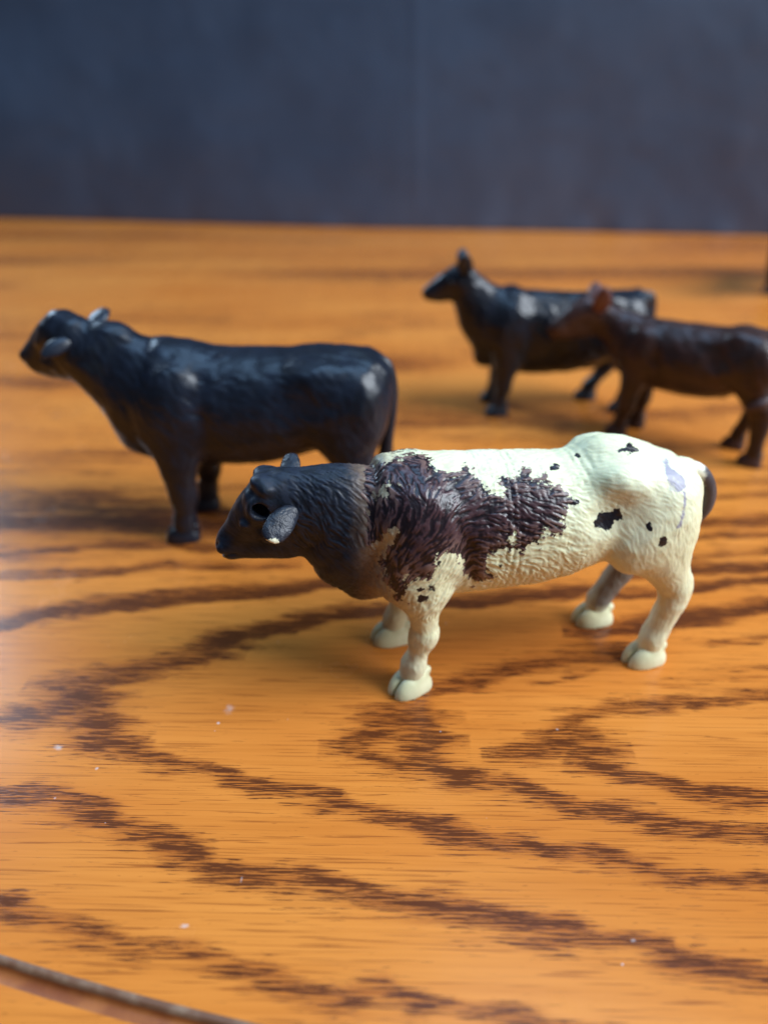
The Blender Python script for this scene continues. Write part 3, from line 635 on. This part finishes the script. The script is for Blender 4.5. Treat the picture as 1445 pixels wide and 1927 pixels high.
# ---- black bull, left
hb0 = head_fn((-1.9, 0, 5.0), R(24))
def hb(p): return hb0(p)+np.array([-.28, 0, .0])
BLACK = dict(lo=(-4.0, -2.0, -.1), hi=(6.0, 2.2, 6.3), h=.055, freq=13., half=.12, seed=9.1, hoof=1.15,
    torso=[(-.9, 5.05, 2.6, .85), (-.4, 5.12, 2.05, 1.05), (.2, 5.10, 1.92, 1.2), (1.2, 4.98, 1.92, 1.28), (2.2, 4.96, 1.98, 1.3), (3.2, 4.98, 2.25, 1.28), (4.0, 5.0, 2.45, 1.2), (4.7, 4.93, 2.5, 1.12), (5.12, 4.74, 2.6, .92)],
    neck=[(.1, 0, 3.75, 1.30, 1.0), (-.7, 0, 4.0, 1.22, .85), (-1.4, 0, 4.48, 1.02, .68), (-1.95, 0, 4.85, .76, .56), (-2.3, 0, 5.02, .60, .48)],
    muscle=[((.1, .95, 3.6), (.72, .42, 1.15), .35, (0, 10, 0)), ((4.45, .84, 3.5), (.88, .48, 1.2), .35, (0, -6, 0)), ((3.6, .75, 4.45), (.45, .35, .3), .45, (0, 0, 0)), ((4.9, .5, 4.4), (.32, .3, .36), .3, (0, 0, 0)), ((4.75, .8, 3.9), (.4, .4, .6), .3, (0, 0, 0))],
    middle=[((-1.0, 0, 2.75), (.42, .34, .5), .35, (0, 40, 0)), ((-1.25, 0, 5.30), (.45, .3, .28), .3, (0, 10, 0))],
    hollow=[((3.0, 1.62, 4.0), (.45, .36, .6), .35, (0, 0, 0)), ((.95, 1.55, 3.5), (.12, .32, .9), .25, (0, -8, 0))],
    legs=[[(.15, -.85, 3.2, 0.63, 0.44), (.12, -.88, 2.4, 0.55, 0.46), (.12, -.86, 1.75, 0.41, 0.38), (.14, -.84, 1.3, 0.39, 0.36), (.12, -.82, .9, 0.28, 0.28), (.08, -.80, .6, 0.32, 0.32), (.05, -.80, .4, 0.31, 0.31)],
          [(.25, .85, 3.2, 0.63, 0.44), (.35, .92, 2.4, 0.55, 0.46), (.40, .94, 1.75, 0.41, 0.38), (.42, .95, 1.3, 0.39, 0.36), (.38, .95, .9, 0.28, 0.28), (.30, .95, .6, 0.32, 0.32), (.26, .95, .4, 0.31, 0.31)],
          [(4.15, -.85, 3.5, 0.89, 0.44), (4.35, -.88, 2.75, 0.65, 0.42), (4.65, -.86, 2.1, 0.48, 0.36), (4.8, -.84, 1.8, 0.43, 0.32), (4.78, -.82, 1.3, 0.34, 0.30), (4.7, -.8, .9, 0.31, 0.30), (4.6, -.8, .6, 0.33, 0.32), (4.55, -.8, .4, 0.31, 0.31)],
          [(4.15, .85, 3.5, 0.89, 0.44), (4.25, .88, 2.75, 0.65, 0.42), (4.45, .86, 2.1, 0.48, 0.36), (4.55, .84, 1.8, 0.43, 0.32), (4.45, .82, 1.3, 0.34, 0.30), (4.3, .8, .9, 0.31, 0.30), (4.15, .8, .6, 0.33, 0.32), (4.1, .8, .4, 0.31, 0.31)]],
    legs_end=[(.0, -.80, 12), (.2, .95, 8), (4.48, -.8, 8), (4.05, .8, 5)], head_fn=hb,
    head=[[(-1.95, 0, 5.22, .56, .49), (-2.30, 0, 5.24, .54, .54), (-2.70, 0, 5.00, .50, .45), (-3.02, 0, 4.76, .44, .40), (-3.22, 0, 4.62, .40, .39), (-3.30, 0, 4.56, .35, .36)],
          [(-1.7, 0, 4.75, .54, .45), (-2.2, 0, 4.56, .46, .40), (-2.7, 0, 4.44, .36, .34), (-3.15, 0, 4.38, .28, .28)]],
    face=[((-2.25, .02, 5.62), (.26, .32, .17), .14, False), ((-2.42, .30, 5.45), (.18, .16, .16), .10, False), ((-2.62, .38, 5.1), (.18, .12, .14), .06, False), ((-3.46, .24, 4.62), (.16, .13, .16), .06, False), ((-3.62, .16, 4.62), (.07, .06, .06), .03, True), ((-2.42, .40, 4.65), (.3, .1, .22), .1, False)],
    eye=(-2.66, .40, 5.06, .08),
    ears=[dict(pts=[(-2.12, -.34, 5.22, .13, .12), (-2.30, -.50, 5.20, .12, .19), (-2.50, -.66, 5.12, .10, .20), (-2.68, -.80, 5.00, .08, .10)], side=(.35, -.5, -.8)),
          dict(pts=[(-1.95, .38, 5.2, .13, .12), (-1.86, .58, 5.38, .12, .24), (-1.78, .80, 5.52, .11, .28), (-1.72, 1.0, 5.60, .09, .18)], side=(1, -.1, .2))],
    tail=[(5.0, 0, 4.66, .18, .17), (5.34, 0, 4.52, .17, .16), (5.50, -.05, 4.0, .15, .15), (5.48, -.10, 3.3, .15, .15), (5.38, -.15, 2.6, .17, .16), (5.32, -.15, 1.9, .21, .19), (5.30, -.15, 1.4, .10, .10)],
    angle=rbf_angle([(-1.5, 4.8, -55), (-.6, 4.2, -60), (.2, 3.6, -50), (1.5, 4.2, 10), (2.2, 3.3, -55), (3.4, 4.2, -20), (4.2, 3.4, -60), (5, 3.6, -80), (.1, 1.5, -85)], 1.),
    amp=lambda P: np.where(P[:, 0] < -2.3, .004, .0075)*np.clip((P[:, 2]-.4)*2, .1, 1))
M_BLK = plastic('black_plastic', (.0045, .0075, .015), (.009, .014, .027), .36, fleck=(.020, .026, .030))
M_BLK2 = plain('black_plastic_smooth', (.005, .0075, .014), (.010, .014, .026), .38)
build_toy('toy_bull', BLACK, dict(body=M_BLK, hoof=M_BLK2, ear=M_BLK2, tail=M_BLK2, eye=M_EYE), (-.053, .183, 0), 0,
          'large black toy bull with its head turned away, behind the cream white one', 'toy bull', 'toy cattle on the table')

# ---- black cow with raised head, behind
hc = head_fn((-1.2, 0, 4.5), R(4))
COW = dict(lo=(-3.4, -1.7, -.1), hi=(5.8, 1.7, 6.1), h=.06, freq=10., half=.22, seed=4.7, scale=(1.025, 1.025, 1.0), hoof=1.05,
    torso=[(-.55, 4.15, 2.1, .70), (0, 4.32, 1.75, .88), (.6, 4.34, 1.40, .98), (1.5, 4.27, 1.32, 1.06), (2.4, 4.22, 1.38, 1.04), (3.3, 4.22, 1.62, 1.0), (4.1, 4.26, 2.0, .98), (4.6, 4.20, 2.1, .86), (4.92, 4.0, 2.4, .62)],
    neck=[(0, 0, 3.15, 1.02, .80), (-.5, 0, 3.46, 1.06, .70), (-.85, 0, 3.86, .86, .56), (-1.12, 0, 4.24, .68, .48), (-1.30, 0, 4.46, .56, .43)],
    muscle=[((.2, .72, 3.1), (.6, .36, .95), .3, (0, 10, 0)), ((.35, .42, 4.1), (.35, .24, .28), .25, (0, 0, 0)), ((4.15, .62, 3.1), (.7, .4, .95), .3, (0, -10, 0)), ((3.5, .62, 4.0), (.32, .26, .24), .25, (0, 0, 0)), ((4.75, .36, 4.0), (.26, .22, .24), .2, (0, 0, 0))],
    middle=[((-.50, 0, 2.05), (.38, .28, .48), .3, (0, 25, 0)), ((3.2, 0, 1.72), (.42, .36, .24), .2, (0, 0, 0))],
    hollow=[((3.05, 1.28, 3.55), (.4, .32, .42), .3, (0, 0, 0)), ((.85, 1.3, 3.0), (.12, .3, .8), .25, (0, -8, 0))],
    legs=[[(.2, -.66, 2.7, 0.50, 0.36), (.15, -.70, 2.0, 0.46, 0.39), (.08, -.70, 1.4, 0.34, 0.32), (.05, -.70, 1.1, 0.32, 0.31), (.0, -.68, .75, 0.24, 0.24), (-.04, -.68, .5, 0.26, 0.26), (-.06, -.68, .32, 0.25, 0.25)],
          [(.2, .66, 2.7, 0.50, 0.36), (.2, .70, 2.0, 0.46, 0.39), (.16, .70, 1.4, 0.34, 0.32), (.14, .70, 1.1, 0.32, 0.31), (.08, .68, .75, 0.24, 0.24), (.02, .68, .5, 0.26, 0.26), (0, .68, .32, 0.25, 0.25)],
          [(4.1, -.62, 3.0, 0.72, 0.38), (4.3, -.66, 2.3, 0.53, 0.35), (4.52, -.66, 1.75, 0.42, 0.32), (4.62, -.66, 1.5, 0.39, 0.29), (4.6, -.64, 1.1, 0.30, 0.25), (4.52, -.62, .72, 0.25, 0.25), (4.46, -.62, .5, 0.29, 0.26), (4.42, -.62, .3, 0.25, 0.25)],
          [(4.1, .62, 3.0, 0.72, 0.38), (4.15, .66, 2.3, 0.53, 0.35), (4.22, .66, 1.75, 0.42, 0.32), (4.22, .66, 1.5, 0.39, 0.29), (4.0, .66, 1.1, 0.30, 0.25), (3.75, .66, .72, 0.25, 0.25), (3.6, .66, .5, 0.29, 0.26), (3.55, .66, .3, 0.25, 0.25)]],
    legs_end=[(-.1, -.68, 10), (-.04, .68, 5), (4.38, -.62, 8), (3.5, .66, 5)], head_fn=hc,
    head=[[(-1.30, 0, 4.70, .46, .42), (-1.60, 0, 4.70, .46, .42), (-1.92, 0, 4.55, .42, .36), (-2.22, 0, 4.38, .35, .29), (-2.46, 0, 4.26, .28, .27), (-2.54, 0, 4.22, .24, .25)],
          [(-1.3, 0, 4.36, .42, .36), (-1.65, 0, 4.28, .34, .29), (-2.1, 0, 4.18, .25, .23), (-2.4, 0, 4.12, .18, .19)]],
    face=[((-1.62, .02, 5.06), (.2, .22, .12), .1, False), ((-1.85, .30, 4.72), (.12, .08, .09), .06, False)],
    eye=(-1.86, .36, 4.70, .07),
    ears=[dict(pts=[(-1.36, -.30, 4.92, .11, .12), (-1.44, -.48, 5.14, .11, .24), (-1.50, -.64, 5.38, .10, .27), (-1.52, -.74, 5.62, .08, .14)], side=(1, 0, .1)),
          dict(pts=[(-1.36, .28, 4.92, .10, .10), (-1.36, .48, 5.12, .10, .19), (-1.36, .66, 5.34, .09, .22), (-1.36, .78, 5.52, .07, .12)], side=(1, 0, .1))],
    tail=[(4.75, 0, 4.1, .14, .13), (5.12, 0, 4.0, .14, .12), (5.26, 0, 3.5, .12, .11), (5.26, 0, 2.8, .11, .10), (5.2, 0, 2.1, .13, .12), (5.15, 0, 1.5, .16, .14), (5.12, 0, 1.1, .08, .08)],
    angle=rbf_angle([(-1, 4, -60), (.2, 3.2, -55), (2, 3.2, -30), (4.2, 3, -65), (.1, 1.2, -85)], 1.),
    amp=lambda P: np.where(P[:, 0] < -1.4, .004, .014)*np.clip((P[:, 2]-.4)*2, .1, 1))
M_BLK3 = plastic('black_brown_plastic', (.0055, .007, .012), (.010, .013, .023), .33, fleck=(.022, .021, .02))
M_BLK4 = plain('black_plastic_plain', (.008, .010, .016), (.014, .018, .030), .38)
cow = build_toy('toy_cow', COW, dict(body=M_BLK3, hoof=M_BLK4, ear=M_BLK4, tail=M_BLK4, eye=M_EYE), (.0415, .2685, 0), R(4),
          'black toy cow with raised head and upright ears, partly hidden behind the brown calf', 'toy cow', 'toy cattle on the table')

# ---- brown calf, right
hk0 = head_fn((-1.0, 0, 3.7), R(-36))
def hk(p): return hk0(p)+np.array([-.34, -.10, .20])
CALF = dict(lo=(-3.6, -1.6, -.1), hi=(5.6, 1.6, 5.3), h=.058, freq=10., half=.2, seed=6.1, hoof=.98,
    torso=[(-.55, 3.72, 2.2, .58), (0, 3.86, 2.0, .74), (.6, 3.96, 1.72, .90), (1.4, 3.98, 1.66, 1.0), (2.2, 4.02, 1.70, 1.0), (3.0, 4.10, 2.0, .94), (3.6, 4.10, 2.2, .88), (4.0, 3.95, 2.4, .70), (4.28, 3.75, 2.65, .5)],
    neck=[(0, 0, 3.0, .86, .64), (-.55, 0, 3.3, .74, .50), (-1.0, -.08, 3.55, .60, .45), (-1.42, -.2, 3.78, .50, .40)],
    muscle=[((.15, .58, 2.9), (.5, .32, .85), .3, (0, 10, 0)), ((3.6, .55, 3.1), (.6, .36, .85), .3, (0, -10, 0)), ((3.0, .45, 3.85), (.3, .24, .2), .25, (0, 0, 0)), ((4.1, .32, 3.75), (.24, .22, .26), .2, (0, 0, 0))],
    middle=[((-.4, 0, 2.4), (.3, .24, .4), .3, (0, 25, 0)), ((2.75, 0, 1.95), (.25, .16, .18), .15, (0, 0, 0))],
    hollow=[((2.6, 1.12, 3.35), (.36, .3, .4), .3, (0, 0, 0)), ((.75, 1.1, 2.9), (.1, .26, .7), .22, (0, -8, 0))],
    legs=[[(.15, -.50, 2.6, 0.46, 0.30), (.1, -.55, 2.0, 0.42, 0.35), (.02, -.56, 1.4, 0.33, 0.31), (0, -.56, 1.1, 0.32, 0.30), (-.06, -.55, .75, 0.23, 0.23), (-.12, -.55, .5, 0.25, 0.25), (-.15, -.55, .3, 0.24, 0.24)],
          [(.15, .50, 2.6, 0.46, 0.30), (.2, .50, 2.0, 0.42, 0.35), (.22, .50, 1.4, 0.33, 0.31), (.22, .50, 1.1, 0.32, 0.30), (.2, .50, .75, 0.23, 0.23), (.16, .5, .5, 0.25, 0.25), (.14, .5, .3, 0.24, 0.24)],
          [(3.55, -.52, 3.0, 0.64, 0.34), (3.78, -.55, 2.3, 0.46, 0.30), (4.05, -.56, 1.85, 0.39, 0.30), (4.15, -.56, 1.6, 0.35, 0.26), (4.18, -.56, 1.15, 0.29, 0.24), (4.2, -.56, .75, 0.24, 0.24), (4.2, -.56, .5, 0.26, 0.25), (4.18, -.56, .3, 0.24, 0.24)],
          [(3.55, .52, 3.0, 0.64, 0.34), (3.6, .55, 2.3, 0.46, 0.30), (3.75, .56, 1.85, 0.39, 0.30), (3.8, .56, 1.6, 0.35, 0.26), (3.7, .56, 1.15, 0.29, 0.24), (3.55, .56, .75, 0.24, 0.24), (3.48, .56, .5, 0.26, 0.25), (3.44, .56, .3, 0.24, 0.24)]],
    legs_end=[(-.2, -.55, 10), (.1, .5, 5), (4.14, -.56, 8), (3.4, .56, 5)], head_fn=hk,
    head=[[(-1.3, 0, 3.80, .48, .42), (-1.6, 0, 3.78, .49, .44), (-1.95, 0, 3.58, .45, .39), (-2.25, 0, 3.38, .39, .33), (-2.48, 0, 3.24, .34, .32), (-2.56, 0, 3.18, .29, .30)],
          [(-1.2, 0, 3.42, .42, .36), (-1.65, 0, 3.28, .36, .31), (-2.1, 0, 3.14, .27, .26), (-2.45, 0, 3.06, .21, .22)]],
    face=[((-1.6, .02, 4.1), (.2, .22, .12), .1, False), ((-1.85, .32, 3.78), (.12, .08, .09), .06, False)],
    eye=(-1.86, .32, 3.76, .07),
    ears=[dict(pts=[(-1.40, -.52, 4.02, .10, .12), (-1.30, -.66, 4.24, .10, .27), (-1.22, -.74, 4.52, .09, .30), (-1.18, -.80, 4.84, .07, .15)], side=(1, .3, .0)),
          dict(pts=[(-1.75, .10, 4.08, .10, .10), (-1.86, .30, 4.26, .10, .22), (-1.94, .48, 4.46, .09, .25), (-1.98, .60, 4.64, .07, .14)], side=(1, 0, .1))],
    tail=[(4.1, 0, 3.85, .12, .12), (4.42, -.02, 3.82, .12, .11), (4.62, -.06, 3.4, .10, .10), (4.62, -.12, 2.85, .10, .10), (4.45, -.35, 2.35, .14, .14), (4.10, -.80, 2.10, .19, .17), (3.80, -.95, 1.95, .10, .10)],
    angle=rbf_angle([(-1, 3.4, -50), (.2, 2.8, -60), (2, 3, -30), (3.6, 3, -65), (.1, 1.2, -85)], 1.),
    amp=lambda P: np.where(P[:, 0] < -1.3, .003, .010)*np.clip((P[:, 2]-.4)*2, .1, 1))
M_BRN = plastic('brown_plastic', (.026, .013, .012), (.050, .022, .018), .38, fleck=(.030, .027, .020))
nt = M_BRN.node_tree; bs = [n for n in nt.nodes if n.type == 'BSDF_PRINCIPLED'][0]; src = bs.inputs['Base Color'].links[0].from_socket
sx = nt.nodes.new('ShaderNodeSeparateXYZ'); tc = nt.nodes.new('ShaderNodeTexCoord'); nt.links.new(tc.outputs[3], sx.inputs[0])
mr = nt.nodes.new('ShaderNodeMapRange'); nt.links.new(sx.outputs[0], mr.inputs[0])
for k_, v_ in enumerate((-.004, -.018, 0., .30)): mr.inputs[k_+1].default_value = v_
mx = nt.nodes.new('ShaderNodeMix'); mx.data_type = 'RGBA'; nt.links.new(mr.outputs[0], mx.inputs[0]); nt.links.new(src, mx.inputs[6]); mx.inputs[7].default_value = (.085, .036, .028, 1)
nt.links.new(mx.outputs[2], bs.inputs['Base Color'])
M_BRN3 = plain('pinkish_brown_ear', (.13, .050, .040), (.20, .080, .065), .40)
M_BRN2 = plain('brown_plastic_plain', (.038, .018, .015), (.070, .032, .026), .36)
build_toy('toy_calf', CALF, dict(body=M_BRN, hoof=M_BRN2, ear=M_BRN3, tail=M_BRN2, eye=M_EYE), (.0845, .2475, 0), R(-34),
          'dark brown toy calf at the right edge, in front of the black cow', 'toy calf', 'toy cattle on the table')

# ---- one more black cow, just past the right edge: its shadow reaches into the picture
def copy_tree(src, loc, yaw, label):
    r = src.copy(); SC.collection.objects.link(r); r.location = loc; r.rotation_euler = (0, 0, yaw); r['label'] = label
    for ch in list(src.children):
        c = ch.copy(); SC.collection.objects.link(c); c.parent = r
    return r
copy_tree(cow, (.2242, .438, 0), R(60), 'black toy cow cut off by the right edge of the picture')
